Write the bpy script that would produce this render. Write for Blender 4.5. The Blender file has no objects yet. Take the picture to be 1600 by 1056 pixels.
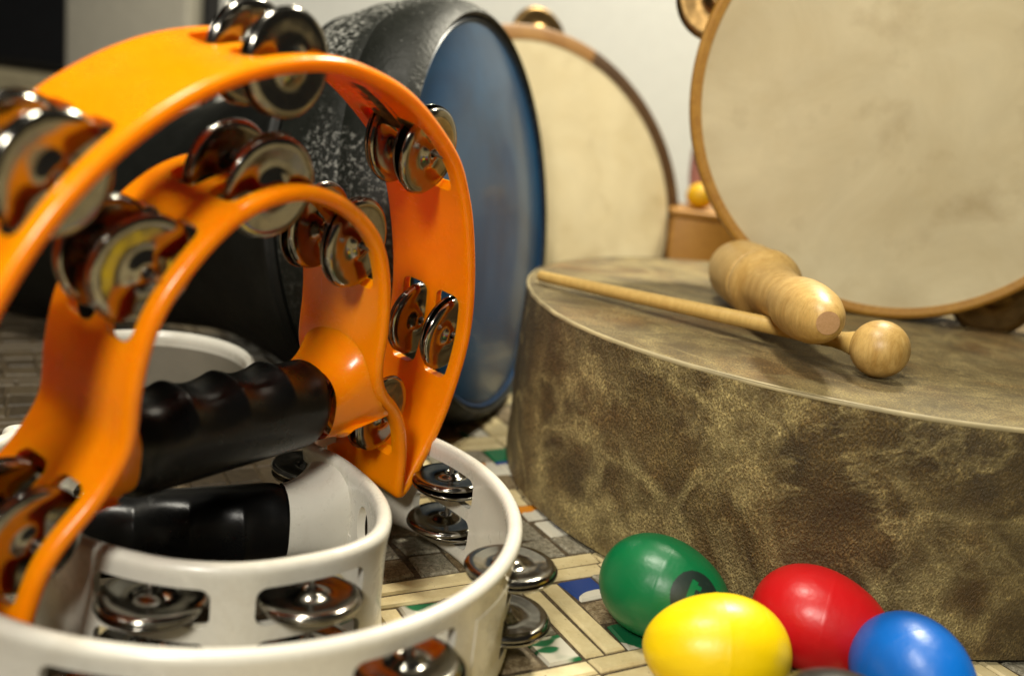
import bpy, bmesh, math, random
from mathutils import Vector, Matrix, noise
random.seed(7)
PI = math.pi
S = bpy.context.scene
COL = S.collection
# ------------------------------------------------------------------ camera
F, PITCH, ROLL, CH = 1501.0, .2427, .1235, .1958
fw = Vector((0, math.cos(PITCH), -math.sin(PITCH)))
rt = Vector((1, 0, 0)); up = rt.cross(fw)
R_ = math.cos(ROLL)*rt + math.sin(ROLL)*up
U_ = -math.sin(ROLL)*rt + math.cos(ROLL)*up
cd = bpy.data.cameras.new('camera'); cam = bpy.data.objects.new('camera', cd); COL.objects.link(cam)
m = Matrix((R_, U_, -fw)).transposed().to_4x4(); m.translation = (0, 0, CH); cam.matrix_world = m
cd.sensor_width = 36; cd.lens = 36*F/1600; cd.clip_start = .01; cd.clip_end = 50
cd.dof.use_dof = True; cd.dof.focus_distance = .39; cd.dof.aperture_fstop = 5.4
S.camera = cam
# ------------------------------------------------------------------ world, lamps, exposure
w = bpy.data.worlds.new('World'); S.world = w; w.use_nodes = True
bg = w.node_tree.nodes['Background']; bg.inputs[0].default_value = (1.0, .90, .72, 1); bg.inputs[1].default_value = .03
def area(name, loc, target, size, power, col, sy=None):
    l = bpy.data.lights.new(name, 'AREA'); l.energy = power; l.size = size; l.color = col
    if sy: l.shape = 'RECTANGLE'; l.size_y = sy
    o = bpy.data.objects.new(name, l); COL.objects.link(o); o.location = loc
    o.rotation_euler = (Vector(target)-Vector(loc)).to_track_quat('-Z', 'Y').to_euler()
area('ceiling_lamp', (.34, .98, 1.0), (.05, .42, .05), .14, 16, (1, .93, .74))
area('added_overhead_key', (-.16, .26, .92), (.0, .36, .05), .14, 6, (1, .94, .80))  # overhead key light, added to brighten the tambourines from above
area('front_lamp', (-.16, -.30, .52), (-.02, .36, .08), .12, 4.7, (1, .95, .84))
S.view_settings.view_transform = 'Standard'; S.view_settings.look = 'None'
S.view_settings.gamma = 1; S.view_settings.exposure = .10
S.render.engine = 'CYCLES'
try: S.cycles.max_bounces = 10; S.cycles.caustics_reflective = False; S.cycles.caustics_refractive = False
except Exception: pass

# ------------------------------------------------------------------ helpers
def tag(o, label=None, cat=None, group=None, kind=None):
    for k, v in (('label', label), ('category', cat), ('group', group), ('kind', kind)):
        if v: o[k] = v
    return o
def empty(name, loc, label, cat, group=None, mw=None):
    o = bpy.data.objects.new(name, None); COL.objects.link(o); o.empty_display_size = .02
    o.location = loc
    if mw is not None: o.matrix_world = mw
    return tag(o, label, cat, group)
def link(name, me, mats, parent=None, smooth=35):
    if not isinstance(mats, (list, tuple)): mats = [mats]
    for x in mats: me.materials.append(x)
    if smooth:
        for p in me.polygons: p.use_smooth = True
        me.set_sharp_from_angle(angle=math.radians(smooth))
    o = bpy.data.objects.new(name, me); COL.objects.link(o)
    if parent: o.parent = parent
    return o
def frombm(name, bm, mats, parent=None, smooth=35):
    bmesh.ops.recalc_face_normals(bm, faces=bm.faces)
    me = bpy.data.meshes.new(name); bm.to_mesh(me); bm.free()
    return link(name, me, mats, parent, smooth)
def lathe_bm(bm, prof, n=64, M=None, mi=0):
    """revolve (r, z) profile round z; closes where r == 0"""
    M = M or Matrix.Identity(4); rings = []
    for r, z in prof:
        if r < 1e-7: rings.append([bm.verts.new(M @ Vector((0, 0, z)))])
        else: rings.append([bm.verts.new(M @ Vector((r*math.cos(2*PI*k/n), r*math.sin(2*PI*k/n), z))) for k in range(n)])
    for a, b in zip(rings, rings[1:]):
        for k in range(n):
            k2 = (k+1) % n
            if len(a) == 1 and len(b) == 1: continue
            if len(a) == 1: f = bm.faces.new((a[0], b[k], b[k2]))
            elif len(b) == 1: f = bm.faces.new((a[k], b[0], a[k2]))
            else: f = bm.faces.new((a[k], b[k], b[k2], a[k2]))
            f.material_index = mi
def lathe(name, prof, mat, parent=None, n=64, M=None, smooth=35):
    bm = bmesh.new(); lathe_bm(bm, prof, n, M); return frombm(name, bm, mat, parent, smooth)
def box_bm(bm, lo, hi, bev=0, mi=0, M=None):
    v = [bm.verts.new((x, y, z)) for x in (lo[0], hi[0]) for y in (lo[1], hi[1]) for z in (lo[2], hi[2])]
    fs = [bm.faces.new([v[i] for i in q]) for q in ((0,1,3,2),(4,6,7,5),(0,4,5,1),(2,3,7,6),(0,2,6,4),(1,5,7,3))]
    for f in fs: f.material_index = mi
    if bev:
        es = list({e for f in fs for e in f.edges})
        r = bmesh.ops.bevel(bm, geom=es, offset=bev, segments=3, affect='EDGES', profile=.5)
        for f in r['faces']: f.material_index = mi
    if M: bmesh.ops.transform(bm, matrix=M, verts=bm.verts)
def basis(ax, origin=(0, 0, 0), ref=(0, 0, 1)):
    """matrix whose z is ax"""
    z = Vector(ax).normalized(); x = Vector(ref).cross(z)
    if x.length < 1e-4: x = Vector((1, 0, 0))
    x.normalize(); y = z.cross(x)
    M = Matrix((x, y, z)).transposed().to_4x4(); M.translation = origin; return M

# ------------------------------------------------------------------ materials
class NT:
    def __init__(s, name):
        s.m = bpy.data.materials.new(name); s.m.use_nodes = True; s.t = s.m.node_tree; s.b = s.t.nodes['Principled BSDF']
        s.co = s.t.nodes.new('ShaderNodeTexCoord')
    def n(s, typ, **kw):
        nd = s.t.nodes.new(typ)
        for k, v in kw.items():
            if k.startswith('i_'):
                key = k[2:]; key = int(key) if key.isdigit() else key.replace('_', ' ')
                s.set(nd.inputs[key], v)
            else: setattr(nd, k, v)
        return nd
    def set(s, sock, v):
        if isinstance(v, bpy.types.NodeSocket): s.t.links.new(v, sock)
        else: sock.default_value = v
    def P(s, **kw):
        for k, v in kw.items(): s.set(s.b.inputs[k.replace('_', ' ')], v)
    def obj(s, scale=(1, 1, 1), rot=(0, 0, 0), src=None):
        mp = s.n('ShaderNodeMapping'); s.t.links.new(src or s.co.outputs['Object'], mp.inputs[0])
        mp.inputs['Scale'].default_value = scale; mp.inputs['Rotation'].default_value = rot; return mp.outputs[0]
    def noise(s, scale, vec=None, detail=4, rough=.55, dist=0):
        nd = s.n('ShaderNodeTexNoise'); nd.inputs['Scale'].default_value = scale; nd.inputs['Detail'].default_value = detail
        nd.inputs['Roughness'].default_value = rough; nd.inputs['Distortion'].default_value = dist
        s.t.links.new(vec or s.co.outputs['Object'], nd.inputs['Vector']); return nd.outputs['Fac']
    def vor(s, scale, vec=None, feature='F1', out='Distance'):
        nd = s.n('ShaderNodeTexVoronoi'); nd.feature = feature; nd.inputs['Scale'].default_value = scale
        s.t.links.new(vec or s.co.outputs['Object'], nd.inputs['Vector']); return nd.outputs[out]
    def ramp(s, fac, stops, interp='LINEAR'):
        nd = s.n('ShaderNodeValToRGB'); nd.color_ramp.interpolation = interp; e = nd.color_ramp.elements
        while len(e) < len(stops): e.new(.5)
        for el, (p, c) in zip(e, stops):
            el.position = p; el.color = (c, c, c, 1) if isinstance(c, (int, float)) else (*c, 1)
        s.t.links.new(fac, nd.inputs[0]); return nd.outputs[0]
    def mix(s, fac, a, b, mode='MIX'):
        nd = s.n('ShaderNodeMix', data_type='RGBA', blend_type=mode)
        for i, v in ((0, fac), (6, a), (7, b)):
            if isinstance(v, bpy.types.NodeSocket): s.t.links.new(v, nd.inputs[i])
            elif i == 0: nd.inputs[0].default_value = v
            else: nd.inputs[i].default_value = (*v, 1)
        return nd.outputs[2]
    def math(s, op, a, b=0.0):
        nd = s.n('ShaderNodeMath', operation=op); s.set(nd.inputs[0], a); s.set(nd.inputs[1], b); return nd.outputs[0]
    def bump(s, h, strength=.3, dist=.001, chain=None):
        nd = s.n('ShaderNodeBump'); nd.inputs['Strength'].default_value = strength; nd.inputs['Distance'].default_value = dist
        s.t.links.new(h, nd.inputs['Height'])
        if chain: s.t.links.new(chain, nd.inputs['Normal'])
        s.t.links.new(nd.outputs[0], s.b.inputs['Normal']); return nd.outputs[0]
def plastic(name, col, rough=.22, coat=.0, scuff=.06, bumpd=.00015, var=.06, grime=None, gamt=.3):
    t = NT(name); nz = t.noise(60, detail=5)
    c = t.mix(t.ramp(nz, [(.3, 0), (.75, 1)]), col, tuple(c*(1-var*3) for c in col))
    if grime:
        gm = t.ramp(t.noise(26, t.obj((1, 1, 1), (.3, .8, .1)), 7, .72, .6), [(.50, 0), (.72, 1)])
        sp = t.ramp(t.noise(700, detail=3, rough=.7), [(.66, 0), (.72, 1)])
        c = t.mix(t.math('MULTIPLY', t.math('MAXIMUM', gm, t.math('MULTIPLY', sp, .7)), gamt), c, grime)
    t.P(Base_Color=c, Coat_Weight=coat)
    # rubbed, finely scratched surface
    sc1 = t.noise(220, t.obj((1, .06, 1), (.4, .2, .9)), 3, .7); sc2 = t.noise(200, t.obj((.06, 1, 1), (.9, .5, .2)), 3, .7)
    scr = t.ramp(t.math('MAXIMUM', sc1, sc2), [(.66, 0), (.72, 1)])
    r0 = t.ramp(t.noise(55, detail=6, rough=.7), [(.35, rough), (.75, rough+scuff)])
    t.P(Roughness=t.math('ADD', r0, t.math('MULTIPLY', scr, .14)))
    b0 = t.bump(t.noise(140, detail=2), .5, bumpd); t.bump(t.noise(900, detail=3), .25, .00012, chain=b0); return t.m
M = {}
M['orange'] = plastic('orange_plastic', (1.0, .270, .0008), .20, .0, .12, .0003, .02, (.55, .12, .004), .28)
M['orange'].node_tree.nodes['Principled BSDF'].inputs['Specular IOR Level'].default_value = .38
_b = M['orange'].node_tree.nodes['Principled BSDF']; _b.inputs['Subsurface Weight'].default_value = .55; _b.inputs['Subsurface Radius'].default_value = (1, .28, .03); _b.inputs['Subsurface Scale'].default_value = .006
M['white'] = plastic('white_plastic', (.70, .675, .59), .24, .10, .12, .0002, .03, (.36, .29, .19), .34)
M['rubber'] = plastic('black_rubber', (.004, .004, .004), .26, 0, .14, .0003, .1)
M['rubber'].node_tree.nodes['Principled BSDF'].inputs['Specular IOR Level'].default_value = .28
def steel(name, col, r):
    t = NT(name); nz = t.noise(90, detail=5, rough=.65)
    t.P(Base_Color=t.mix(t.ramp(nz, [(.5, 0), (.8, 1)]), col, tuple(c*.6 for c in col)), Metallic=1.0,
        Roughness=t.ramp(t.noise(240, detail=5), [(.35, r), (.8, r+.10)]))
    t.bump(t.noise(110, detail=1), .35, .0006); return t.m
M['steel'] = steel('polished_steel', (.30, .285, .25), .12)
M['bronze'] = steel('tarnished_bronze', (.22, .135, .05), .30)
M['pin'] = steel('pin_steel', (.4, .38, .35), .3)
def wood(name, a, b, scale=(14, 14, 1.6), rough=.42, rot=(0, 0, 0), k=9):
    t = NT(name); v = t.obj(scale, rot); g = t.noise(k, v, 5, .6, 1.2); f = t.noise(k*9, v, 3, .6)
    c = t.mix(t.ramp(g, [(.3, 0), (.7, 1)]), a, b)
    c = t.mix(t.math('MULTIPLY', t.ramp(f, [(.45, 0), (.75, 1)]), .35), c, tuple(x*.55 for x in b))
    t.P(Base_Color=c, Roughness=rough, Coat_Weight=.08, Coat_Roughness=.3)
    t.bump(f, .25, .0004); return t.m
M['maple'] = wood('pale_turned_wood', (.66, .44, .15), (.45, .26, .065), (22, 22, 4))
M['stick'] = wood('stick_wood', (.62, .42, .13), (.52, .33, .09), (30, 30, 3), .5)
M['endgrain'] = wood('end_grain', (.52, .30, .14), (.42, .23, .09), (80, 80, 80), .6)
M['hoop'] = wood('brown_hoop_wood', (.46, .24, .035), (.34, .155, .02), (20, 20, 20), .45)
M['hoop2'] = wood('dark_hoop_wood', (.20, .095, .02), (.085, .038, .008), (20, 20, 20), .45)
M['box'] = wood('orange_box_wood', (.45, .22, .03), (.34, .15, .018), (10, 10, 30), .5)
def skin(name, a, b, spot):
    t = NT(name); n1 = t.noise(14, detail=8, rough=.68, dist=.8); n2 = t.noise(38, detail=4)
    c = t.mix(t.ramp(n1, [(.32, 0), (.68, 1)]), a, b)
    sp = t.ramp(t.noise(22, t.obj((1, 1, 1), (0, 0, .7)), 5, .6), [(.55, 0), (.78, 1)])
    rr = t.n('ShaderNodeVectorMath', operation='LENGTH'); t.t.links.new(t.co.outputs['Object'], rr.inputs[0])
    edge = t.math('MULTIPLY', t.ramp(rr.outputs['Value'], [(.088, 0), (.125, 1)]), t.ramp(t.noise(18, detail=4), [(.42, 0), (.62, 1)]))  # rim blotches: jingle shadow showing through the skin, put into the colour
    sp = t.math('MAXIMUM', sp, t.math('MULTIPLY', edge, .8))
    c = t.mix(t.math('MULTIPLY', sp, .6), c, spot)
    t.P(Base_Color=t.mix(t.math('MULTIPLY', t.ramp(n2, [(.4, 0), (.7, 1)]), .3), c, tuple(x*.78 for x in a)), Roughness=.55)
    t.bump(n2, .3, .0008); return t.m
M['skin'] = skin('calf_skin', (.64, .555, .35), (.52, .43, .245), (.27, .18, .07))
# mottled hide of the big drum
def hide(name, dark, mid, pale, gscale, rough=.48, vein=.85):
    t = NT(name)
    big = t.noise(27, t.obj((1, 1, .8), (.2, .3, .5)), 5, .62, .6)
    med = t.noise(45, t.obj((1, 1, .8), (.7, .1, .9)), 4, .6, .4)
    v1 = t.noise(6.5, t.obj((1, 1.2, .8), (.6, 1.1, .3)), 5, .58, .9)
    v2 = t.noise(10, t.obj((1, 1, .9), (1.9, .3, 1.2)), 5, .6, 1.1)
    def ridge(n, wd): return t.ramp(t.math('ABSOLUTE', t.math('SUBTRACT', n, .5)), [(0, 1), (wd*.35, .55), (wd, 0)])
    veins = t.math('MAXIMUM', ridge(v1, .045), t.math('MULTIPLY', ridge(v2, .035), .75))
    veins = t.math('MULTIPLY', veins, t.ramp(med, [(.36, .25), (.62, 1)]))
    c = t.ramp(big, [(.30, dark), (.50, mid), (.70, tuple(m*.55+p*.45 for m, p in zip(mid, pale)))])
    c = t.mix(t.math('MULTIPLY', t.ramp(med, [(.45, 0), (.70, 1)]), .45), c, dark)
    red = t.ramp(t.noise(14, t.obj((1, 1, .8), (0, 0, 1.3)), 3, .5, .8), [(.50, 0), (.66, 1)])
    c = t.mix(t.math('MULTIPLY', red, .45), c, (dark[0]*2.4, dark[1]*1.7, dark[2]*1.1))
    olive = t.ramp(t.noise(9, t.obj((1, 1, 1), (1.3, .4, 2.)), 4, .55, 1.0), [(.45, 0), (.62, 1)])
    c = t.mix(t.math('MULTIPLY', olive, .45), c, (mid[0]*.8, mid[1]*.95, mid[2]*1.5))
    c = t.mix(t.math('MULTIPLY', veins, vein), c, pale)
    # fine leather grain: short upright pale flecks on a darker ground
    v = t.obj((1, 1, .55)); wv = t.n('ShaderNodeVectorMath', operation='ADD')
    nn = t.n('ShaderNodeTexNoise'); nn.inputs['Scale'].default_value = 420; t.t.links.new(v, nn.inputs['Vector'])
    sc = t.n('ShaderNodeVectorMath', operation='SCALE'); sc.inputs['Scale'].default_value = .0012
    t.t.links.new(nn.outputs['Color'], sc.inputs[0]); t.t.links.new(v, wv.inputs[0]); t.t.links.new(sc.outputs[0], wv.inputs[1])
    cell = t.vor(gscale, wv.outputs[0]); fine = t.noise(gscale*.8, v, 4, .7); amt = t.ramp(t.noise(60, detail=3), [(.35, .35), (.65, 1)])
    g = t.math('MULTIPLY', t.ramp(cell, [(.20, .0), (.62, 1.0)]), t.ramp(fine, [(.38, .1), (.62, 1)]))
    c2 = t.mix(t.math('MULTIPLY', g, amt), t.mix(1.0, c, (.62, .58, .50), 'MULTIPLY'), t.mix(1.0, c, (2.3, 2.2, 1.95), 'MULTIPLY'))
    t.P(Base_Color=c2, Roughness=t.ramp(fine, [(.3, rough), (.8, rough+.2)]), Specular_IOR_Level=.5)
    b0 = t.bump(med, .35, .003); t.bump(g, .8, .0008, chain=b0)
    return t.m
M['hide'] = hide('mottled_brown_hide', (.042, .026, .0075), (.112, .078, .027), (.42, .35, .165), 1250)
M['hidetop'] = hide('pale_hide_top', (.105, .073, .027), (.20, .150, .060), (.42, .35, .17), 1300, .5, .7)
M['hideedge'] = plastic('pale_hide_edge', (.38, .31, .16), .6, 0, .1, .0005, .15)
M['dark'] = plastic('gap_shade', (.01, .008, .006), .6)
def egg(name, c): return plastic(name, c, .33, .0, .12, .0005, .03, tuple(x*.55+.03 for x in c), .22)
M['e_green'] = egg('green_plastic', (.0, .145, .042)); M['e_yellow'] = egg('yellow_plastic', (.90, .62, .0))
M['e_red'] = egg('red_plastic', (.62, .008, .010)); M['e_blue'] = egg('blue_plastic', (.0, .125, .52))
M['e_black'] = egg('black_plastic', (.02, .018, .015))
M['ink'] = plastic('black_print', (.006, .020, .014), .45)
# djembe
t = NT('speckled_black_shell')
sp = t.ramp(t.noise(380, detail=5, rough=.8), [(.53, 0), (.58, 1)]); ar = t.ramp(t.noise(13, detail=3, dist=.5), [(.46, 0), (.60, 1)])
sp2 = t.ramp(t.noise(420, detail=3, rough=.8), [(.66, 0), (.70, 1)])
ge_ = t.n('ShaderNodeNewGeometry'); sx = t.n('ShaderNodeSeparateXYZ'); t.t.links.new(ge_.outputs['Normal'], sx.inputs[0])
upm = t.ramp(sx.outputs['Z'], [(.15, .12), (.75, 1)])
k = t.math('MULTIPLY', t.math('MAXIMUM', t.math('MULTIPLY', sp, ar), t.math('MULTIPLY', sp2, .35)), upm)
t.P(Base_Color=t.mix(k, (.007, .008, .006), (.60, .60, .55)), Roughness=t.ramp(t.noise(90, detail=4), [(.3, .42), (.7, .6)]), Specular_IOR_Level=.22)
t.bump(t.noise(350, detail=5), .5, .0008); M['speck'] = t.m
M['shell'] = plastic('satin_black_shell', (.006, .0065, .005), .48, 0, .15, .0005, .2)
M['shell'].node_tree.nodes['Principled BSDF'].inputs['Specular IOR Level'].default_value = .3
t = NT('blue_drum_head'); nz = t.noise(7, t.obj((1, 1, 1)), 5, .6, 1.2)
t.P(Base_Color=t.mix(t.ramp(nz, [(.35, 0), (.62, 1)]), (.001, .030, .090), (.005, .070, .175)), Roughness=.30, Coat_Weight=.15)
t.bump(t.noise(25, detail=2), .3, .001); M['blue'] = t.m
M['edgeblue'] = plastic('pale_blue_edge', (.005, .045, .13), .4)
M['wall'] = plastic('white_wall_paint', (.80, .81, .78), .7, 0, .1, .001, .02)
M['pillar'] = plastic('grey_beige_paint', (.50, .475, .40), .7, 0, .1, .001, .03)
M['khaki'] = plastic('khaki_cloth', (.30, .26, .165), .8, 0, .1, .001, .1)
M['band_shade'] = plastic('band_shade_grey', (.20, .18, .14), .5)
M['navy'] = plastic('black_screen', (.002, .003, .006), .5)
M['yball'] = plastic('yellow_ball', (.75, .42, .0), .5); M['pink'] = plastic('pink_plastic', (.45, .20, .17), .5)
M['label'] = None
t = NT('worn_grey_label'); t.P(Base_Color=t.mix(t.ramp(t.noise(300, detail=4), [(.4, 0), (.6, 1)]), (.20, .12, .045), (.10, .065, .03)), Roughness=.4); M['label'] = t.m

# ------------------------------------------------------------------ mosaic table
def tilemats():
    out = []
    def glaze(name, cols, base, sc=30, rough=.16):
        t = NT(name); n = t.noise(sc, detail=1.5, rough=.4, dist=.9); n2 = t.noise(sc*.8, t.obj((1, 1, 1), (.4, .9, 2.)), 1, .4, .5)
        c = t.ramp(n, [(0, base), (.475, base), (.485, cols[0])])
        if len(cols) > 1:
            c = t.mix(t.ramp(n2, [(.60, 0), (.62, 1)]), c, cols[1])
        crack = t.ramp(t.noise(350, detail=5, rough=.8), [(.62, 0), (.72, 1)])
        c = t.mix(t.math('MULTIPLY', crack, .7), c, (.18, .14, .09))
        t.P(Base_Color=c, Roughness=rough); t.bump(t.noise(120, detail=3), .3, .0004); return t.m
    def stone(name, a, b):
        t = NT(name); n = t.noise(420, detail=6, rough=.75); n2 = t.noise(1100, detail=2)
        c = t.mix(t.ramp(n, [(.42, 0), (.60, 1)]), b, a)
        c = t.mix(t.math('MULTIPLY', t.ramp(n2, [(.62, 0), (.66, 1)]), .9), c, tuple(x*.25 for x in b))
        t.P(Base_Color=c, Roughness=.55); t.bump(n, .8, .0008); return t.m
    t = NT('cream_stone_strip'); n = t.noise(70, detail=6, rough=.7); n3 = t.noise(500, detail=4, rough=.7)
    c = t.mix(t.ramp(n, [(.3, 0), (.7, 1)]), (.66, .56, .32), (.50, .40, .20))
    c = t.mix(t.ramp(n3, [(.64, 0), (.72, 1)]), c, (.17, .10, .04)); t.P(Base_Color=c, Roughness=.5); t.bump(n3, .5, .0006)
    t2 = NT('sandy_grout'); n = t2.noise(600, detail=5, rough=.7)
    t2.P(Base_Color=t2.mix(t2.ramp(n, [(.35, 0), (.7, 1)]), (.03, .02, .01), (.15, .105, .05)), Roughness=.85); t2.bump(n, .9, .001)
    W = (.56, .53, .43)
    return [t2.m, t.m, stone('grey_speckled_stone', (.34, .31, .23), (.15, .13, .085)), stone('tan_speckled_stone', (.27, .21, .12), (.12, .08, .035)),
            glaze('blue_white_glaze', [(.015, .045, .19)], W), glaze('green_white_glaze', [(.01, .13, .05)], W),
            glaze('orange_white_glaze', [(.60, .22, .02), (.02, .10, .32)], W), glaze('white_glaze', [(.36, .34, .28), (.02, .12, .05)], W)]
def brown(name, a, b):
    t = NT(name); n = t.noise(160, t.obj((1, 3, 1), (0, 0, .5)), 6, .7)
    t.P(Base_Color=t.mix(t.ramp(n, [(.35, 0), (.65, 1)]), a, b), Roughness=.55); t.bump(n, .6, .0007); return t.m
TM = tilemats()+[brown('dark_brown_stone', (.060, .042, .022), (.13, .098, .055)), brown('umber_stone', (.035, .025, .013), (.085, .062, .034))]
def brownish(u, v, mi):
    x = u*math.cos(ANG)-v*math.sin(ANG); y = u*math.sin(ANG)+v*math.cos(ANG)
    if x < -.062+random.uniform(-.012, .012) and not (.27 < y < .45 and random.random() < .18):
        return 8 if mi == 1 or random.random() < .4 else 9
    return mi
def tile_bm(bm, u0, u1, v0, v1, z, ang, mi, j=.0006, c=.0009):
    mi = brownish((u0+u1)/2, (v0+v1)/2, mi)
    ca, sa = math.cos(ang), math.sin(ang)
    P = [(u0, v0), (u1, v0), (u1, v1), (u0, v1)]
    P = [(a+random.uniform(-j, j), b+random.uniform(-j, j)) for a, b in P]
    cu = sum(p[0] for p in P)/4; cv = sum(p[1] for p in P)/4
    tz = [z+random.uniform(-.0003, .0003) for _ in P]; rings = []
    for ins, dz in ((0, None), (.0001, -.0009), (c, 0)):
        rg = []
        for (a, b), zz in zip(P, tz):
            a2 = a-math.copysign(ins, a-cu); b2 = b-math.copysign(ins, b-cv)
            zv = -.0016 if dz is None else zz+dz
            rg.append(bm.verts.new((a2*ca-b2*sa, a2*sa+b2*ca, zv)))
        rings.append(rg)
    for A, B in zip(rings, rings[1:]):
        for k in range(4):
            f = bm.faces.new((A[k], A[(k+1) % 4], B[(k+1) % 4], B[k])); f.material_index = mi
    f = bm.faces.new(rings[-1]); f.material_index = mi
bm = bmesh.new(); ANG = math.radians(30)
gx0, gx1, gy0, gy1 = -1.1, 1.0, -.15, 1.34
q = [bm.verts.new(p) for p in ((gx0, gy0, -.0012), (gx1, gy0, -.0012), (gx1, gy1, -.0012), (gx0, gy1, -.0012))]; bm.faces.new(q)
PER = .0730; g = .0012
def inside(u, v):
    x = u*math.cos(ANG)-v*math.sin(ANG); y = u*math.sin(ANG)+v*math.cos(ANG)
    return gx0+.05 < x < gx1-.05 and gy0+.04 < y < gy1-.06
fixed = {(17.6, 25.4): 5, (21.4, 28.9): 4, (22.7, 33.0): 2, (22.7, 34.8): 6, (15.2, 33.0): 2}
for iu in range(-16, 22):
    for iv in range(-9, 26):
        u0 = .1950+iu*PER; v0 = .3080+iv*PER    # strips: u0..u0+.019, v0..v0+.019
        if not inside(u0+.03, v0+.03): continue
        # running double strip (along u) split every period
        vb = v0+.019
        for k in range(2):
            brk = random.random() < .4; f_ = random.uniform(.3, .7)
            a0_, a1_ = u0+g*.4, u0+PER-g*.4; y0_, y1_ = v0+.0095*k+g*.5, v0+.0095*(k+1)-g*.5
            if brk: am = a0_+(a1_-a0_)*f_; tile_bm(bm, a0_, am-g*.4, y0_, y1_, .0, ANG, 1); tile_bm(bm, am+g*.4, a1_, y0_, y1_, .0, ANG, 1)
            else: tile_bm(bm, a0_, a1_, y0_, y1_, .0, ANG, 1)
            brk = random.random() < .3; f_ = random.uniform(.3, .7)
            a0_, a1_ = vb+g, v0+PER-g; y0_, y1_ = u0+.0095*k+g*.5, u0+.0095*(k+1)-g*.5
            if brk: am = a0_+(a1_-a0_)*f_; tile_bm(bm, y0_, y1_, a0_, am-g*.4, .0, ANG, 1); tile_bm(bm, y0_, y1_, am+g*.4, a1_, .0, ANG, 1)
            else: tile_bm(bm, y0_, y1_, a0_, a1_, .0, ANG, 1)
        ub = u0+.019; n3 = (PER-.019)/3
        for a in range(3):
            for b in range(3):
                mi = random.choices([2, 3, 4, 5, 6, 7], [38, 38, 4, 4, 4, 12])[0]
                cu, cv = (ub+n3*a)*100, (vb+n3*b)*100
                for (fu, fv), mm in fixed.items():
                    if abs(cu-fu) < .9 and abs(cv-fv) < .9: mi = mm
                tile_bm(bm, ub+n3*a+g, ub+n3*(a+1)-g*.4, vb+n3*b+g, vb+n3*(b+1)-g*.4, .0, ANG, mi, .0011)
tag(frombm('table_top', bm, TM, smooth=0), kind='structure')
bm = bmesh.new(); box_bm(bm, (gx0, gy0, -.03), (gx1, gy1, -.0018))
tag(frombm('table_board', bm, M['navy'], smooth=0), kind='structure')

# ------------------------------------------------------------------ background
bm = bmesh.new(); box_bm(bm, (-.46, 1.40, -.3), (2.2, 1.45, 1.6))
tag(frombm('white_wall', bm, M['wall'], smooth=0), 'plain white painted wall behind all the instruments', 'wall', kind='structure')
bm = bmesh.new(); box_bm(bm, (-.66, 1.36, -.3), (-.492, 1.42, 1.6), .004)
tag(frombm('wall_pillar', bm, M['pillar']), 'blurred grey beige upright panel left of the white wall', 'pillar')
bm = bmesh.new(); box_bm(bm, (-1.8, 1.55, -.3), (-.55, 1.60, 1.6))  # wall in a plain near black colour
tag(frombm('side_wall', bm, M['navy'], smooth=0), 'near black wall far behind at the top left corner', 'wall', kind='structure')
cab = empty('khaki_bench', (-.95, 1.40, 0), 'blurred khaki padded bench below the black screen at top left', 'bench')
bm = bmesh.new(); box_bm(bm, (-.35, -.05, 0), (.30, .10, .15), .012); frombm('seat', bm, M['khaki'], cab)
bm = bmesh.new(); box_bm(bm, (-.36, -.06, -.12), (.31, .11, -.002), .004); frombm('base', bm, M['pillar'], cab)
scr = empty('black_screen', (-.95, 1.46, .152), 'black screen in the top left corner above the khaki bench', 'screen')
bm = bmesh.new(); box_bm(bm, (-.34, -.012, 0), (.272, .014, .40), .006); frombm('casing', bm, M['e_black'], scr)
bm = bmesh.new(); box_bm(bm, (-.33, -.0145, .012), (.262, -.0122, .39)); frombm('panel', bm, M['navy'], scr, 0)

# ------------------------------------------------------------------ big hide covered drum
DX, DY, DR, DH = .178, .5187, .1743, .10
dr = empty('hide_drum', (DX, DY, 0), 'large mottled brown hide covered drum lying flat under the mallet', 'drum')
bm = bmesh.new(); n = 256; rows = []
for kz in range(25):
    z = .0022+(DH-.0014-.0022)*kz/24; rw = []
    for k in range(n):
        a = 2*PI*k/n; P = Vector((math.cos(a), math.sin(a), 0))
        d = .0016*(noise.noise(Vector((P.x*2.2, P.y*2.2, z*14)))) + .0007*noise.noise(Vector((P.x*9, P.y*9, z*50)))
        tap = -.0006*(1-kz/24)
        rw.append(bm.verts.new(((DR+d+tap)*P.x, (DR+d+tap)*P.y, z)))
    rows.append(rw)
for A, B in zip(rows, rows[1:]):
    for k in range(n): bm.faces.new((A[k], A[(k+1) % n], B[(k+1) % n], B[k]))
frombm('shell', bm, M['hide'], dr, 60)
bm = bmesh.new(); rings = []
for r, z in ((DR+.0001, DH-.0016), (DR+.0002, DH-.0009), (DR-.0001, DH-.0004), (DR-.0006, DH-.0001), (DR-.0014, DH+.0001)):
    rings.append([bm.verts.new(((r+.0016*noise.noise(Vector((math.cos(2*PI*k/n)*2.2, math.sin(2*PI*k/n)*2.2, DH*14)))+.0005*noise.noise(Vector((math.cos(2*PI*k/n)*40, math.sin(2*PI*k/n)*40, 3))))*math.cos(2*PI*k/n),
                                (r+.0016*noise.noise(Vector((math.cos(2*PI*k/n)*2.2, math.sin(2*PI*k/n)*2.2, DH*14))))*math.sin(2*PI*k/n), z)) for k in range(n)])
for A, B in zip(rings, rings[1:]):
    for k in range(n): bm.faces.new((A[k], A[(k+1) % n], B[(k+1) % n], B[k]))
frombm('pale_edge', bm, M['hideedge'], dr, 60)  # paler ring of colour along the top edge of the drum
prof = [(0, DH)]+[(DR*(i/12)**.9*.985, DH+.0002*math.sin(i)) for i in range(1, 12)]+[(DR-.0008, DH-.0001)]
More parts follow.
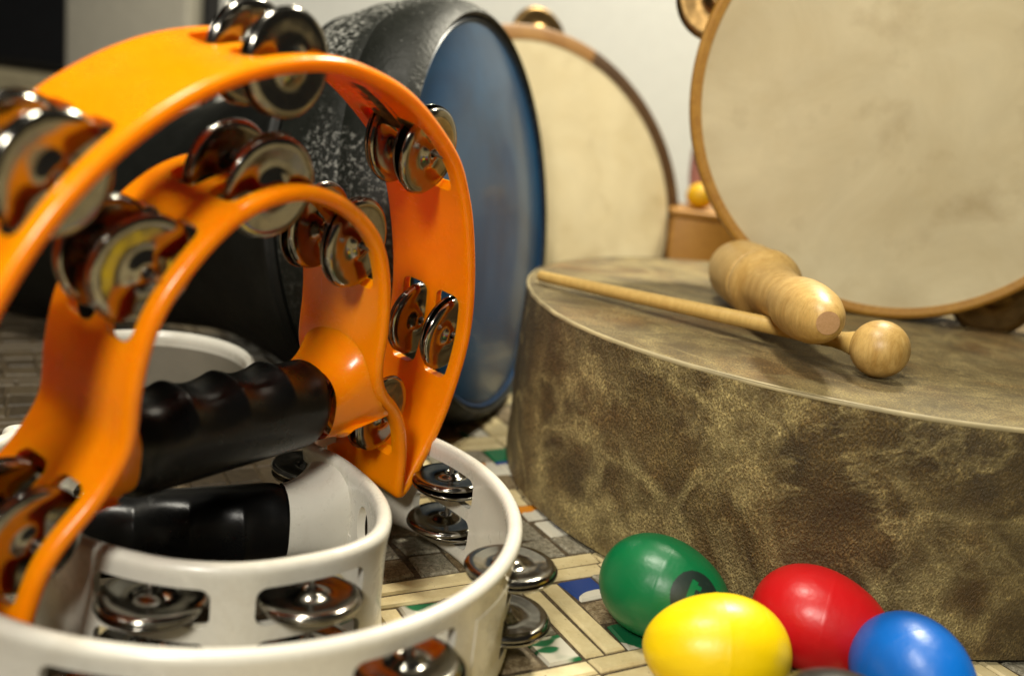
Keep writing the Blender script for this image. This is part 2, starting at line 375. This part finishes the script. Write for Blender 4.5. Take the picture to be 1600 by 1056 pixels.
lathe('drum_head', prof, M['hidetop'], dr, 200)
lathe('gap_shade_ring', [(DR-.02, .0002), (DR-.0035, .0002), (DR-.0035, .003), (DR-.02, .003)], M['dark'], dr, 128)  # dark ring under the shell, the shade of the gap put in as colour

# ------------------------------------------------------------------ half moon tambourines
def closed_catmull(P, n=10):
    out = []; L = len(P)
    for i in range(L):
        a, b, c, d = (Vector(P[(i+k-1) % L]) for k in range(4))
        for j in range(n):
            t = j/n; out.append(.5*((2*b)+(-a+c)*t+(2*a-5*b+4*c-d)*t*t+(-a+3*b-3*c+d)*t**3))
    return out
def resample(P, step):
    P = P+[P[0]]; L = [0]
    for a, b in zip(P, P[1:]): L.append(L[-1]+(b-a).length)
    N = int(L[-1]/step); out = []; k = 0
    for i in range(N):
        s = L[-1]*i/N
        while L[k+1] < s: k += 1
        out.append(P[k].lerp(P[k+1], (s-L[k])/(L[k+1]-L[k])))
    return out
def smooth(P, it, keep=lambda p: 0):
    for _ in range(it):
        P = [p if keep(p) else p*.5+(P[i-1]+P[(i+1) % len(P)])*.25 for i, p in enumerate(P)]
    return P
def frames(P):
    T = [(P[(i+1) % len(P)]-P[i-1]).normalized() for i in range(len(P))]
    return T, [Vector((t.y, -t.x)) for t in T]
def ribbon_bm(P, z0, z1, rb, h, fall=.009):
    T, N = frames(P); prof = []
    H = (z1-z0)/2; zm = (z0+z1)/2
    def half(dz):      # half thickness at distance dz from the rim
        if dz < rb: return rb*math.sqrt(max(0, 1-(1-dz/rb)**2))
        return h+(rb-h)*math.exp(-((dz-rb)/fall)**1.4)
    ds = [rb*(1-math.cos(PI/2*k/6)) for k in range(7)]+[rb+.0014, rb+.0030, rb+.0048, rb+.0070, rb+.0096, rb+.0125]
    right = [(half(d), z1-d) for d in ds]+[(h, zm)]+[(half(d), z0+d) for d in reversed(ds)]
    prof = right+[(-o, z) for o, z in reversed(right[1:-1])]
    bm = bmesh.new(); rg = []
    for p, nn in zip(P, N):
        rg.append([bm.verts.new((p.x+nn.x*o, p.y+nn.y*o, z)) for o, z in prof])
    L = len(P); K = len(prof)
    for i in range(L):
        A, B = rg[i], rg[(i+1) % L]
        for k in range(K): bm.faces.new((A[k], A[(k+1) % K], B[(k+1) % K], B[k]))
    bmesh.ops.recalc_face_normals(bm, faces=bm.faces)
    return bm
def slot_outline(hl, hh, r=.0036, ears=True):
    pts = []
    def arc(cx, cy, rr, a0, a1, n=7):
        for k in range(n+1):
            a = a0+(a1-a0)*k/n; pts.append((cx+rr*math.cos(a), cy+rr*math.sin(a)))
    if ears:
        r = min(r, hh*.8)
        arc(hl-r, hh-r, r, 0, PI/2); arc(-hl+r, hh-r, r, PI/2, PI); arc(-hl+r, -hh+r, r, PI, 1.5*PI); arc(hl-r, -hh+r, r, 1.5*PI, 2*PI)
    else:
        for k in range(28): pts.append((hl*math.cos(2*PI*k/28), hh*math.sin(2*PI*k/28)))
    return pts
def nearest(P, x, y):
    i = min(range(len(P)), key=lambda k: (P[k]-Vector((x, y))).length); return i
def cut(bm, P, cutters):
    T, N = frames(P); cb = bmesh.new()
    for (x, y, z, hl, hh, ears) in cutters:
        i = nearest(P, x, y); p, t, nn = P[i], T[i], N[i]; ol = slot_outline(hl, hh, ears=ears); R2 = []
        for s in (-1, 1):
            R2.append([cb.verts.new((p.x+t.x*a+nn.x*.012*s, p.y+t.y*a+nn.y*.012*s, z+b)) for a, b in ol])
        K = len(ol)
        for k in range(K): cb.faces.new((R2[0][k], R2[0][(k+1) % K], R2[1][(k+1) % K], R2[1][k]))
        cb.faces.new(R2[0]); cb.faces.new(list(reversed(R2[1])))
    bmesh.ops.recalc_face_normals(cb, faces=cb.faces)
    ma, mb = bpy.data.meshes.new('a'), bpy.data.meshes.new('b'); bm.to_mesh(ma); cb.to_mesh(mb); bm.free(); cb.free()
    oa, ob = bpy.data.objects.new('a', ma), bpy.data.objects.new('b', mb); COL.objects.link(oa); COL.objects.link(ob)
    md = oa.modifiers.new('x', 'BOOLEAN'); md.operation = 'DIFFERENCE'; md.solver = 'EXACT'; md.object = ob
    dg = bpy.context.evaluated_depsgraph_get(); me = bpy.data.meshes.new_from_object(oa.evaluated_get(dg))
    bpy.data.objects.remove(oa); bpy.data.objects.remove(ob); return me
JR = .0166
def jingle_mesh():
    prof = [(.0013, .0020), (.0026, .0022), (.0040, .0018), (.0052, .0009), (.0062, .0003), (.0075, .0001), (.0100, .0002), (.0130, .0006), (.0148, .0007),
            (.0157, .0004), (.0163, -.0002), (.0166, -.0009), (.0166, -.0013), (.0164, -.0013), (.0162, -.0009), (.0159, -.0003), (.0154, .0001), (.0146, .0003), (.0130, .0002), (.0100, -.0003), (.0074, -.0004),
            (.0060, -.0002), (.0050, .0004), (.0039, .0012), (.0025, .0016), (.0013, .0015), (.0013, .0020)]
    bm = bmesh.new(); lathe_bm(bm, prof, 56); bmesh.ops.remove_doubles(bm, verts=bm.verts, dist=1e-6)
    bmesh.ops.recalc_face_normals(bm, faces=bm.faces); me = bpy.data.meshes.new('jingle'); bm.to_mesh(me); bm.free()
    me.materials.append(M['steel'])
    for p in me.polygons: p.use_smooth = True
    return me
JM = jingle_mesh()
bm = bmesh.new(); lathe_bm(bm, [(0, -.0075), (.0010, -.0075), (.0010, .0075), (0, .0075)], 12); PM = bpy.data.meshes.new('pin'); bm.to_mesh(PM); bm.free(); PM.materials.append(M['pin'])
def jingles(root, P, sites, rows, tiltr=.09):
    T, N = frames(P)
    for (x, y) in sites:
        i = nearest(P, x, y); p = Vector((x, y)) if (P[i]-Vector((x, y))).length < .004 else P[i]
        for z in rows:
            pn = bpy.data.objects.new('pin', PM); COL.objects.link(pn); pn.parent = root; pn.location = (p.x, p.y, z)
            tx, ty = random.uniform(-tiltr, tiltr), random.uniform(-tiltr, tiltr); sh = random.uniform(-.0012, .0012)
            for s in (1, -1):
                j = bpy.data.objects.new('jingle', JM); COL.objects.link(j); j.parent = root
                ox, oy = random.uniform(-.0008, .0008), random.uniform(-.0008, .0008)
                j.location = (p.x+ox, p.y+oy, z+s*.0017+sh)
                j.rotation_euler = (tx+random.uniform(-.03, .03)+(PI if s < 0 else 0), ty+random.uniform(-.03, .03), random.uniform(0, 6))
def handle(root, x0, x1, y0, y1, zc, a, b, mat, grooves=4):
    n = 96; K = 40; bm = bmesh.new(); rg = []
    for i in range(n+1):
        u = i/n; x = x0+(x1-x0)*u; yc = y0+(y1-y0)*u
        e = min(u, 1-u)*(x1-x0)
        cap = math.sqrt(max(0, 1-max(0, 1-e/.0085)**2))*.30+.70
        R = []
        for k in range(K):
            th = 2*PI*k/K; c, s = math.cos(th), math.sin(th)
            yy = a*math.copysign(abs(s)**.9, s)*cap; zz = b*math.copysign(abs(c)**.9, c)*cap
            if s > -.2:
                wgt = max(0, min(1, (s-.05)/.75)); g_ = abs(math.sin(PI*(u*(grooves+.0)+.0)))**.8
                lim = 1 if .04 < u < .96 else 0
                yy -= wgt*(.0029*g_-.0008)*lim
            R.append(bm.verts.new((x, yc+yy, zc+zz)))
        rg.append(R)
    for A, B in zip(rg, rg[1:]):
        for k in range(K): bm.faces.new((A[k], A[(k+1) % K], B[(k+1) % K], B[k]))
    bm.faces.new(rg[0]); bm.faces.new(list(reversed(rg[-1])))
    for _ in range(2): bmesh.ops.smooth_vert(bm, verts=bm.verts, factor=.5, use_axis_x=False, use_axis_y=True, use_axis_z=True)
    return frombm('handle', bm, mat, root, 50)
def stub(root, P, sgn, xi, yi, yo, zc, a0, a1, b0, b1, mat):
    """trumpet shaped socket between the grip end (xi) and the inner ribbon wall"""
    K = 64; bm = bmesh.new(); rg = []; n = 22
    def wall(y):
        c = [p for p in P if p.x*sgn > 0 and abs(p.x) < .070 and abs(p.y-y) < .0011 and p.length < .075]
        return min((abs(p.x) for p in c), default=.05)*sgn
    for i in range(n+1):
        u = i/n; f = .55*u**1.6+.45*(1-math.sqrt(max(0, 1-u*u))); yc = yi+(yo-yi)*f; R = []
        a = a0+(a1-a0)*f; b = b0+(b1-b0)*f; ex = .78-.08*f
        for k in range(K):
            c_, s_ = math.cos(2*PI*k/K), math.sin(2*PI*k/K)
            ye = yo+a1*s_
            R.append(bm.verts.new((xi+(wall(ye)-xi)*u, yc+a*math.copysign(abs(s_)**ex, s_), zc+b*math.copysign(abs(c_)**ex, c_))))
        rg.append(R)
    for A, B in zip(rg, rg[1:]):
        for k in range(K): bm.faces.new((A[k], A[(k+1) % K], B[(k+1) % K], B[k]))
    for _ in range(2): bmesh.ops.smooth_vert(bm, verts=[v for R in rg[1:-1] for v in R], factor=.5, use_axis_x=True, use_axis_y=True, use_axis_z=True)
    return frombm('handle_socket', bm, mat, root, 60)
def V2(l): return [Vector((a/1000, b/1000)) for a, b in l]
def strip_on(name, root, P, i0, i1, z0, z1, off, mat, side, thick=.0003):
    T, N = frames(P); bm = bmesh.new(); rows = []
    for i in range(i0, i1+1):
        p, nn = P[i % len(P)], N[i % len(P)]*side
        rows.append([bm.verts.new((p.x+nn.x*o, p.y+nn.y*o, z)) for o, z in ((off, z0), (off+thick, z0+thick), (off+thick, z1-thick), (off, z1))])
    for A, B in zip(rows, rows[1:]):
        for k in range(3): bm.faces.new((A[k], A[k+1], B[k+1], B[k]))
    bm.faces.new(rows[0]); bm.faces.new(list(reversed(rows[-1])))
    return frombm(name, bm, mat, root, 40)

# orange, upright
w0 = .0437
Rm = Matrix(((.5172974, .1116121, .8484964), (.8553606, -.0994037, -.5084066), (.0275993, .9887677, -.1468899))).to_4x4()
Rm.translation = (-.0761349, .3045443, .0885846)
OT = empty('half_moon_tambourine', (0, 0, 0), 'orange half moon tambourine standing upright with a ribbed black grip', 'tambourine', mw=Rm)
pol = [(-31, 111.5), (-22, 111.5), (-13, 111.3), (0, 111.2), (13, 109.4), (28, 109), (38, 110), (48, 111), (65, 110.8), (78, 111), (90, 111.2), (105, 110.5), (120, 109.5), (135, 108.5), (150, 107.8), (165, 108), (180, 109), (193, 110.5), (202, 111.5), (211, 111.5)]
outer = [(r*math.cos(math.radians(a)), r*math.sin(math.radians(a))) for a, r in pol]
innr = [(83.8, -50), (80.5, -39), (77.0, -31), (70, -21.5), (61, -13.5), (55.8, -5), (54.2, 5), (53.8, 14), (51.5, 27), (47.5, 39), (41.5, 50), (32, 59), (18.5, 67), (4, 71.2), (-9, 71),
        (-21.5, 67.4), (-32, 60.5), (-41, 51.3), (-48, 41.5), (-52.6, 30), (-54.6, 14), (-54.4, 5), (-55.5, -4), (-63.5, -17), (-72.5, -26), (-78.8, -35), (-83, -50)]
tipR = [(90, -66.0), (86.2, -66.2)]; tipL = [(-86, -66.2), (-90, -66.0)]
P = V2(outer+tipL[::-1][:0]+[(-90, -66.0), (-86.2, -66.2)]+innr[::-1]+[(86.2, -66.2), (90, -66.0)])
P = resample(closed_catmull(P), .0013); P = smooth(P, 8, lambda p: p.y < -.055); P = resample(P, .0013); P = smooth(P, 3); PO = P
osites = [(.1105, .0015), (.0725, .0815), (-.0045, .1085), (-.0777, .077), (-.109, 0.0)]
isites = [(.040, .0485), (-.0052, .0708), (-.0485, .0480), (.0755, -.030), (-.0765, -.030)]
rowsO = [-.0120, -.0300]
cutters = [(x, y, z, .0192, .0064, True) for x, y in osites+isites for z in rowsO]
me = cut(ribbon_bm(P, -w0, 0, .0025, .0016, .011), P, cutters)
link('frame', me, M['orange'], OT, 32)
handle(OT, -.045, .0415, -.0150, -.0190, -.022, .0178, .0155, M['rubber'])
stub(OT, P, 1, .0400, -.019, -.011, -.022, .0148, .0235, .0158, .0205, M['orange'])
stub(OT, P, -1, -.0435, -.015, -.010, -.022, .0140, .0190, .0130, .0195, M['orange'])
jingles(OT, P, osites+isites, rowsO)
# worn label inside the upper right of the ring
ia = nearest(P, .0385, .1035); ib = nearest(P, .0655, .0885)
lo, hi = min(ia, ib), max(ia, ib)
Tn, Nn = frames(P); side = 1 if Nn[lo].dot(-P[lo]) > 0 else -1
lb = strip_on('label', OT, P, lo, hi, -.030, -.0105, .00142, M['label'], side)
bm = bmesh.new()
for i in range(lo+1, hi-1):
    if (i-lo) % 1 == 0:
        p, nn, tt = P[i], Nn[i]*side, Tn[i]
        for rr in (-.0265, -.0205, -.0150):
            if random.random() < .2: continue
            z0 = rr-random.uniform(.001, .0022); z1 = rr+random.uniform(.001, .0022); sk = random.uniform(-.0006, .0006); o = .00185
            hw = random.uniform(.00018, .00045)
            vs = [bm.verts.new((p.x+nn.x*o+tt.x*a, p.y+nn.y*o+tt.y*a, z)) for a, z in ((-hw-sk, z0), (hw-sk, z0), (hw+sk, z1), (-hw+sk, z1))]
            bm.faces.new(vs)
frombm('label_lettering', bm, M['ink'], lb, 0)

# white, flat on the table
TH = 3.6; w1 = .0475
Mw = Matrix.Rotation(TH, 4, 'Z'); Mw.translation = (-.0913, .3195, .0006)
WT = empty('half_moon_tambourine', (0, 0, 0), 'white half moon tambourine lying flat on the mosaic with a black grip', 'tambourine', mw=Mw)
wo = [(101*math.cos(math.radians(a)), 101*math.sin(math.radians(a))) for a in range(-42, 224, 12)]
right = [(-66, -72), (-53, -66), (-42, -56), (-36, -46), (-38, -39.5), (-43, -31), (-47.2, -16), (-49.8, 4), (-48.4, 21.7), (-42.5, 37.0), (-33.4, 45.6), (-22, 50.6), (-9.2, 53.0)]
left = [(2, 54), (13, 52.6), (26.7, 47.5), (40, 38.5), (52, 26.5), (60, 12), (63, -2), (61, -16), (56, -29), (50.5, -38), (48, -46), (51, -56), (59, -66), (66, -73)]
P = V2(wo+[(-76, -73.5), (-72, -75.5)]+right+left+[(72, -75.5), (76, -73.5)])
P = resample(closed_catmull(P), .0013); P = smooth(P, 10, lambda p: p.y < -.068); P = resample(P, .0013); P = smooth(P, 3)
ws = [(-.096, -.031), (-.0885, .0490), (-.034, .0955), (.046, .090), (.0955, .033), (.096, -.031)]
wi = [(-.0155, .0525), (.0325, .0435), (-.0395, -.0525), (.0480, -.0500)]
rowsW = [.0135, .0325]
cutters = [(x, y, z, .0190, .0068, True) for x, y in ws+wi for z in rowsW]+[(-.0499, .0005, .0285, .0055, .0090, False)]
me = cut(ribbon_bm(P, 0, w1, .0028, .0016, .0055), P, cutters)
link('frame', me, M['white'], WT, 32)
handle(WT, -.0240, .0530, -.0215, -.0205, .0235, .0145, .0155, M['rubber'])
stub(WT, P, -1, -.0220, -.0215, -.0300, .0240, .0130, .0175, .0140, .0218, M['white'])
stub(WT, P, 1, .0520, -.0205, -.020, .0235, .0105, .0150, .0110, .0200, M['white'])
jingles(WT, P, ws+wi, rowsW, .05)
Tn, Nn = frames(P)
def panel(x0, y0, x1, y1, z0, z1, inner):
    ia, ib = nearest(P, x0, y0), nearest(P, x1, y1); lo, hi = min(ia, ib), max(ia, ib)
    c = Vector((0, 0)); sd = 1 if (Nn[lo].dot(c-P[lo]) > 0) == inner else -1
    strip_on('raised_panel', WT, P, lo, hi, z0, z1, .0014, M['white'], sd, .0006)
panel(-.044, -.030, -.0485, -.010, .003, .021, True)
panel(-.079, .063, -.060, .081, .006, .036, False)

# ------------------------------------------------------------------ white curved band at the back left
bm = bmesh.new(); rg = []
pr = [(.0490, .0006), (.0516, .0006), (.0516, .042), (.0526, .0440), (.0532, .0465), (.0526, .0490), (.0508, .0502), (.0490, .0490), (.0484, .0465), (.0488, .0440), (.0490, .042)]
for k in range(81):
    a = math.radians(-4+170*k/80); rg.append([bm.verts.new((q_*math.cos(a), q_*math.sin(a), z_)) for q_, z_ in pr])
for A, B in zip(rg, rg[1:]):
    for k in range(len(pr)): bm.faces.new((A[k], A[(k+1) % len(pr)], B[(k+1) % len(pr)], B[k]))
bm.faces.new(rg[0]); bm.faces.new(list(reversed(rg[-1])))
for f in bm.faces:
    f.material_index = 1 if f.calc_center_median().z < .0415 else 0  # band wall below the rim: its shade put in as grey colour
o = frombm('white_band', bm, [M['white'], M['band_shade']], None, 50); o.location = (-.180, .457, 0)
tag(o, 'blurred white curved plastic band standing behind the orange tambourine grip', 'plastic band')

# ------------------------------------------------------------------ black djembe with a blue head
a_, b_ = -.2955, .1587
nrm = Vector((math.cos(a_)*math.cos(b_), math.sin(a_)*math.cos(b_), math.sin(b_)))
DM = basis(-nrm, (-.0242, .5834, .1244))
dj = empty('djembe', (0, 0, 0), 'black djembe drum lying on its side with a round blue head', 'drum', mw=DM)
lathe('head', [(0, .001), (.06, .0009), (.112, .0004), (.1138, .0012)], M['blue'], dj, 160)
lathe('head_edge', [(.1136, .0002), (.1146, -.0006), (.1158, .0006), (.1158, .003)], M['edgeblue'], dj, 160)
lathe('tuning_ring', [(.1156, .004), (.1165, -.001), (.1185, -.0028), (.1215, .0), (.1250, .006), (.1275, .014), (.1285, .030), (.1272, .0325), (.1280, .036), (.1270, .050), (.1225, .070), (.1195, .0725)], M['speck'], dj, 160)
lathe('seam_hoop', [(.1160, .072), (.1215, .0728), (.1220, .0750), (.1180, .0772), (.1180, .0782), (.1192, .080), (.1185, .0825), (.1160, .0835)], M['shell'], dj, 160)
lathe('body', [(.1165, .082), (.1120, .092), (.1050, .105), (.0950, .125), (.0850, .147), (.0775, .168), (.0735, .190), (.0715, .22), (.0710, .26), (.0700, .30), (.0670, .34), (.060, .40), (.050, .46), (.046, .50), (.044, .505), (.040, .50), (.035, .45)], M['shell'], dj, 160, smooth=25)

# ------------------------------------------------------------------ skin tambourines at the back
def skin_tamb(name, c, r, az, ti, label, hoop, jsites, depth=.045, thk=.0068):
    nr = Vector((math.cos(az)*math.cos(ti), math.sin(az)*math.cos(ti), math.sin(ti)))
    mw = basis(nr, c); root = empty(name, (0, 0, 0), label, 'tambourine', 'skin tambourines at the back', mw=mw)
    o = r; th = thk; bm = bmesh.new()
    lathe_bm(bm, [(o, -depth), (o, -.003), (o-.0012, -.0006), (o-.003, 0), (o-th, -.0008), (o-th, -depth), (o, -depth)], 160)
    bmesh.ops.remove_doubles(bm, verts=bm.verts, dist=1e-6)
    if jsites:   # slots for the jingles
        me = bpy.data.meshes.new('h'); bmesh.ops.recalc_face_normals(bm, faces=bm.faces); bm.to_mesh(me); cb = bmesh.new()
        for a in jsites:
            bb = bmesh.new(); box_bm(bb, (-.02, -.028, -.0065), (.02, .028, .0065))
            bmesh.ops.transform(bb, matrix=Matrix.Rotation(a, 4, 'Z') @ Matrix.Translation((o-.003, 0, -depth*.48)), verts=bb.verts)
            tm = bpy.data.meshes.new('t'); bmesh.ops.recalc_face_normals(bb, faces=bb.faces); bb.to_mesh(tm); bb.free(); cb.from_mesh(tm)
        mb = bpy.data.meshes.new('c'); cb.to_mesh(mb); cb.free()
        oa, ob = bpy.data.objects.new('a', me), bpy.data.objects.new('b', mb); COL.objects.link(oa); COL.objects.link(ob)
        md = oa.modifiers.new('x', 'BOOLEAN'); md.operation = 'DIFFERENCE'; md.solver = 'EXACT'; md.object = ob
        me2 = bpy.data.meshes.new_from_object(oa.evaluated_get(bpy.context.evaluated_depsgraph_get()))
        bpy.data.objects.remove(oa); bpy.data.objects.remove(ob); bm.free(); link('hoop', me2, hoop, root, 30)
    else: frombm('hoop', bm, hoop, root, 30)
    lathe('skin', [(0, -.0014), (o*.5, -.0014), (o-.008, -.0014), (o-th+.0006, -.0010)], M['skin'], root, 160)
    for a in jsites:
        for s in (1, -1):
            j = bpy.data.objects.new('jingle', BJ); COL.objects.link(j); j.parent = root
            j.location = (o*math.cos(a), o*math.sin(a), -depth*.48+s*.0026); j.rotation_euler = (0 if s > 0 else PI, 0, 0)
    return root
BJ = JM.copy(); BJ.materials.clear(); BJ.materials.append(M['bronze']); BJ.transform(Matrix.Scale(1.5, 4))
def ang_at(c, az, ti, pt):
    nr = Vector((math.cos(az)*math.cos(ti), math.sin(az)*math.cos(ti), math.sin(ti))); L = basis(nr, c).inverted() @ Vector(pt); return math.atan2(L.y, L.x)
c1, az1, ti1 = Vector((.2004, .5396, .2203)), -1.7315, .0046
A1 = [ang_at(c1, az1, ti1, (.083, .56, .268)), ang_at(c1, az1, ti1, (.272, .54, .118))]; A1 += [A1[1]+1.55, A1[0]-1.45]
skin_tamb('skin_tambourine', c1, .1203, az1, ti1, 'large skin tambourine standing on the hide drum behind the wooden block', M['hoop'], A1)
c2, az2, ti2 = Vector((.0114, .7531, .127)), -1.0327, .3426
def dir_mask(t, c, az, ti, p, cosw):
    """1 on the sector of the hoop that is coloured darker, centred on the direction of p"""
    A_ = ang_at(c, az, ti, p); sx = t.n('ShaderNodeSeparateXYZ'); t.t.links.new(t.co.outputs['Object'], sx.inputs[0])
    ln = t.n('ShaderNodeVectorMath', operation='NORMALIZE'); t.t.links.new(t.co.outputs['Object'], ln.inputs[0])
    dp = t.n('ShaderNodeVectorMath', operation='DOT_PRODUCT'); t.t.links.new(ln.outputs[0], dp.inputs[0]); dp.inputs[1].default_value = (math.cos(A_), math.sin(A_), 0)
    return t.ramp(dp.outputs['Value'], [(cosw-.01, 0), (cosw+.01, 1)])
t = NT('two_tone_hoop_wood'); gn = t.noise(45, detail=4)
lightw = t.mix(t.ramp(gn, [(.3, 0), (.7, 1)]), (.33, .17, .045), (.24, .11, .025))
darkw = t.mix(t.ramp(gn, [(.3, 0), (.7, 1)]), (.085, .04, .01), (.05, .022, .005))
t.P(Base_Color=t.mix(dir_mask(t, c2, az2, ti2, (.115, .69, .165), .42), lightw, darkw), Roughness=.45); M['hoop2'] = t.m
A2 = [ang_at(c2, az2, ti2, (.003, .80, .262))]; A2 += [A2[0]+1.3, A2[0]-2.4, A2[0]+2.6]
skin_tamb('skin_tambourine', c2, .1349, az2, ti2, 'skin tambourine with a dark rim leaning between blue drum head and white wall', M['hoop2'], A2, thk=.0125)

# ------------------------------------------------------------------ wooden box with the yellow ball between them
bx = empty('wooden_box', (.155, .80, 0), 'orange brown wooden box in the gap between the two skin tambourines', 'box')
bm = bmesh.new(); box_bm(bm, (-.035, 0, .0), (.022, .06, .118), .003); frombm('body', bm, M['box'], bx)
bm = bmesh.new(); box_bm(bm, (-.037, -.002, .1185), (.024, .062, .124), .002); frombm('lid', bm, M['box'], bx)
bm = bmesh.new(); bmesh.ops.create_uvsphere(bm, u_segments=32, v_segments=20, radius=.012); bmesh.ops.scale(bm, vec=(1, 1, .9), verts=bm.verts)
o = frombm('yellow_ball', bm, M['yball'], None, 80); o.location = (.143, .82, .1352); tag(o, 'small blurred yellow ball on the wooden box between the tambourines', 'ball')
pk = empty('pink_stick', (.146, .86, .0), 'pale pink blurred stick rising behind the yellow ball', 'stick')
lathe('shaft', [(0, .0), (.006, .0), (.006, .13), (.009, .15), (.010, .17), (.007, .185), (0, .188)], M['pink'], pk, 32)

# ------------------------------------------------------------------ mallet and wooden block
def path(name, A, B, prof, mat, root, n=48):
    d = Vector(B)-Vector(A); return lathe(name, prof, mat, root, n, basis(d, A))
ball = Vector((.1545, .3967, .1117+.0008)); br = .0122
A = Vector((.0105, .5190, .1040)); d = (ball-A); L = d.length
ml = empty('mallet', A, 'thin pale wooden mallet with a round ball tip lying on the hide drum', 'mallet')
Z = Vector((0, 0, 0))
path('shaft', Z, d, [(0, 0), (.0022, .0002), (.0029, .0012), (.0031, .02), (.0036, L*.5), (.0040, L-.03), (.0036, L-.020), (.0042, L-.0155), (.0056, L-.0105)], M['stick'], ml)
prof = [(br*math.sin(PI*k/32), -br*math.cos(PI*k/32)) for k in range(33)]
lathe('ball_tip', prof, M['maple'], ml, 64, basis(d, d))
bA = Vector((.1200, .5480, .1180)); bB = Vector((.1225, .3720, .1255)); d = bB-bA; L = d.length
wb = empty('wooden_block', bA, 'turned pale wooden tone block with rounded head resting across the mallet', 'wood block')
s = L/.148; RS = .86
pr = [(0, .0), (.008, .0008), (.0145, .004), (.0182, .010), (.0200, .018), (.0206, .036), (.0206, .0560), (.0202, .0574), (.0184, .0582), (.0178, .0594), (.0186, .0606), (.0208, .0616), (.0214, .0645), (.0208, .0675), (.0190, .0700),
      (.0164, .0728), (.0152, .0780), (.0144, .0860), (.0136, .0950), (.0128, .1020), (.0127, .1050), (.0136, .1070), (.0146, .1120), (.0151, .1180), (.0150, .1260), (.0140, .1340), (.0118, .1405), (.0092, .1448), (.0066, .1473), (.0052, .1480)]
path('body', Z, d, [(r*RS, z*s) for r, z in pr], M['maple'], wb, 80)
path('plug_end', Z, d, [(.0052*RS, .1480*s), (.0047, .1484*s), (0, .1487*s)], M['endgrain'], wb, 40)

# ------------------------------------------------------------------ egg shakers
def eggm(root, mat, L=.0260, R=.0200):
    bm = bmesh.new(); nn = 40; pr = []
    for k in range(nn+1):
        t_ = PI*k/nn; x = -math.cos(t_)*L; r = math.sin(t_)*R*(1-.13*math.cos(PI-t_)*1.0-.02)
        pr.append((max(r, 0) if 0 < k < nn else 0, x))
    # tiny moulding seam
    out = []
    for i, (r, x) in enumerate(pr):
        out.append((r, x))
        if i == nn//2: out += [(r-.00001, x+.0003), (r-.00006, x+.0006), (r-.00001, x+.0009)]
    lathe_bm(bm, out, 96, basis((1, 0, 0))); return frombm('body', bm, mat, root, 70)
G = 'coloured egg shakers'
def egg_at(loc, dirv, mat, label, roll=0, tilt=0, parts=None):
    x = Vector((dirv[0], dirv[1], tilt)).normalized(); y = Vector((0, 0, 1)).cross(x).normalized(); z = x.cross(y)
    mw = Matrix((x, y, z)).transposed().to_4x4(); mw.translation = loc
    root = empty('egg_shaker', (0, 0, 0), label, 'egg shaker', G, mw=mw); eggm(root, mat); return root
ge = egg_at((.0705, .3395, .0200), (1, -.52), M['e_green'], 'green egg shaker with a round black emblem, against the hide drum', tilt=-.04)
egg_at((.0838, .3003, .0195), (-1, -.10), M['e_yellow'], 'yellow egg shaker in front of the green one', tilt=.03)
egg_at((.1290, .3305, .0195), (1, -.42), M['e_red'], 'red egg shaker between the yellow and the blue ones', tilt=-.03)
egg_at((.1527, .2985, .0195), (.12, -.95), M['e_blue'], 'blue egg shaker at the bottom right beside the red one')
egg_at((.1160, .2615, .0188), (1, .1), M['e_black'], 'black egg shaker at the bottom edge, mostly cut off by the frame')
# emblem on the green egg: printed patch hugging the surface
def egg_point(th, ph, off=.00012, L=.0260, R=.0200):
    # th from blunt end 0..pi along x, ph around x
    x = -math.cos(th)*L; r = math.sin(th)*R*(1-.13*math.cos(PI-th)-.02)
    return Vector((x, -r*math.cos(ph), r*math.sin(ph)))*(1+off/R)
def emblem(poly_fn, off, mat, name, nx=36, ny=36, c=(2.22, .60), sz=(.40, .64)):
    bm = bmesh.new(); g_ = {}
    for i in range(nx+1):
        for j in range(ny+1):
            a = -1+2*i/nx; b = -1+2*j/ny
            g_[i, j] = (a, b)
    vs = {}
    def vt(i, j):
        if (i, j) not in vs:
            a, b = g_[i, j]; vs[i, j] = bm.verts.new(egg_point(c[0]+a*sz[0], c[1]+b*sz[1], off))
        return vs[i, j]
    for i in range(nx):
        for j in range(ny):
            a = -1+2*(i+.5)/nx; b = -1+2*(j+.5)/ny
            if poly_fn(a, b): bm.faces.new((vt(i, j), vt(i+1, j), vt(i+1, j+1), vt(i, j+1)))
    return frombm(name, bm, mat, ge, 80)
def mark(a, b):
    # a letter-like upright with serrated arm and an open ring, knocked out of the disc
    if abs(a+.30) < .12 and -.45 < b < .55: return True
    if -.30 < a < .02 and .25 < b < .45: return True
    if -.30 < a < -.02 and -.12 < b < .06: return True
    if -.30 < a < .06 and -.45 < b < -.30: return True
    r = math.hypot(a-.33, (b+.02)*.9)
    return .17 < r < .33
emblem(lambda a, b: a*a+b*b < 1 and not (mark(a, b) and a*a+b*b < .72), .00010, M['ink'], 'emblem', 72, 72)
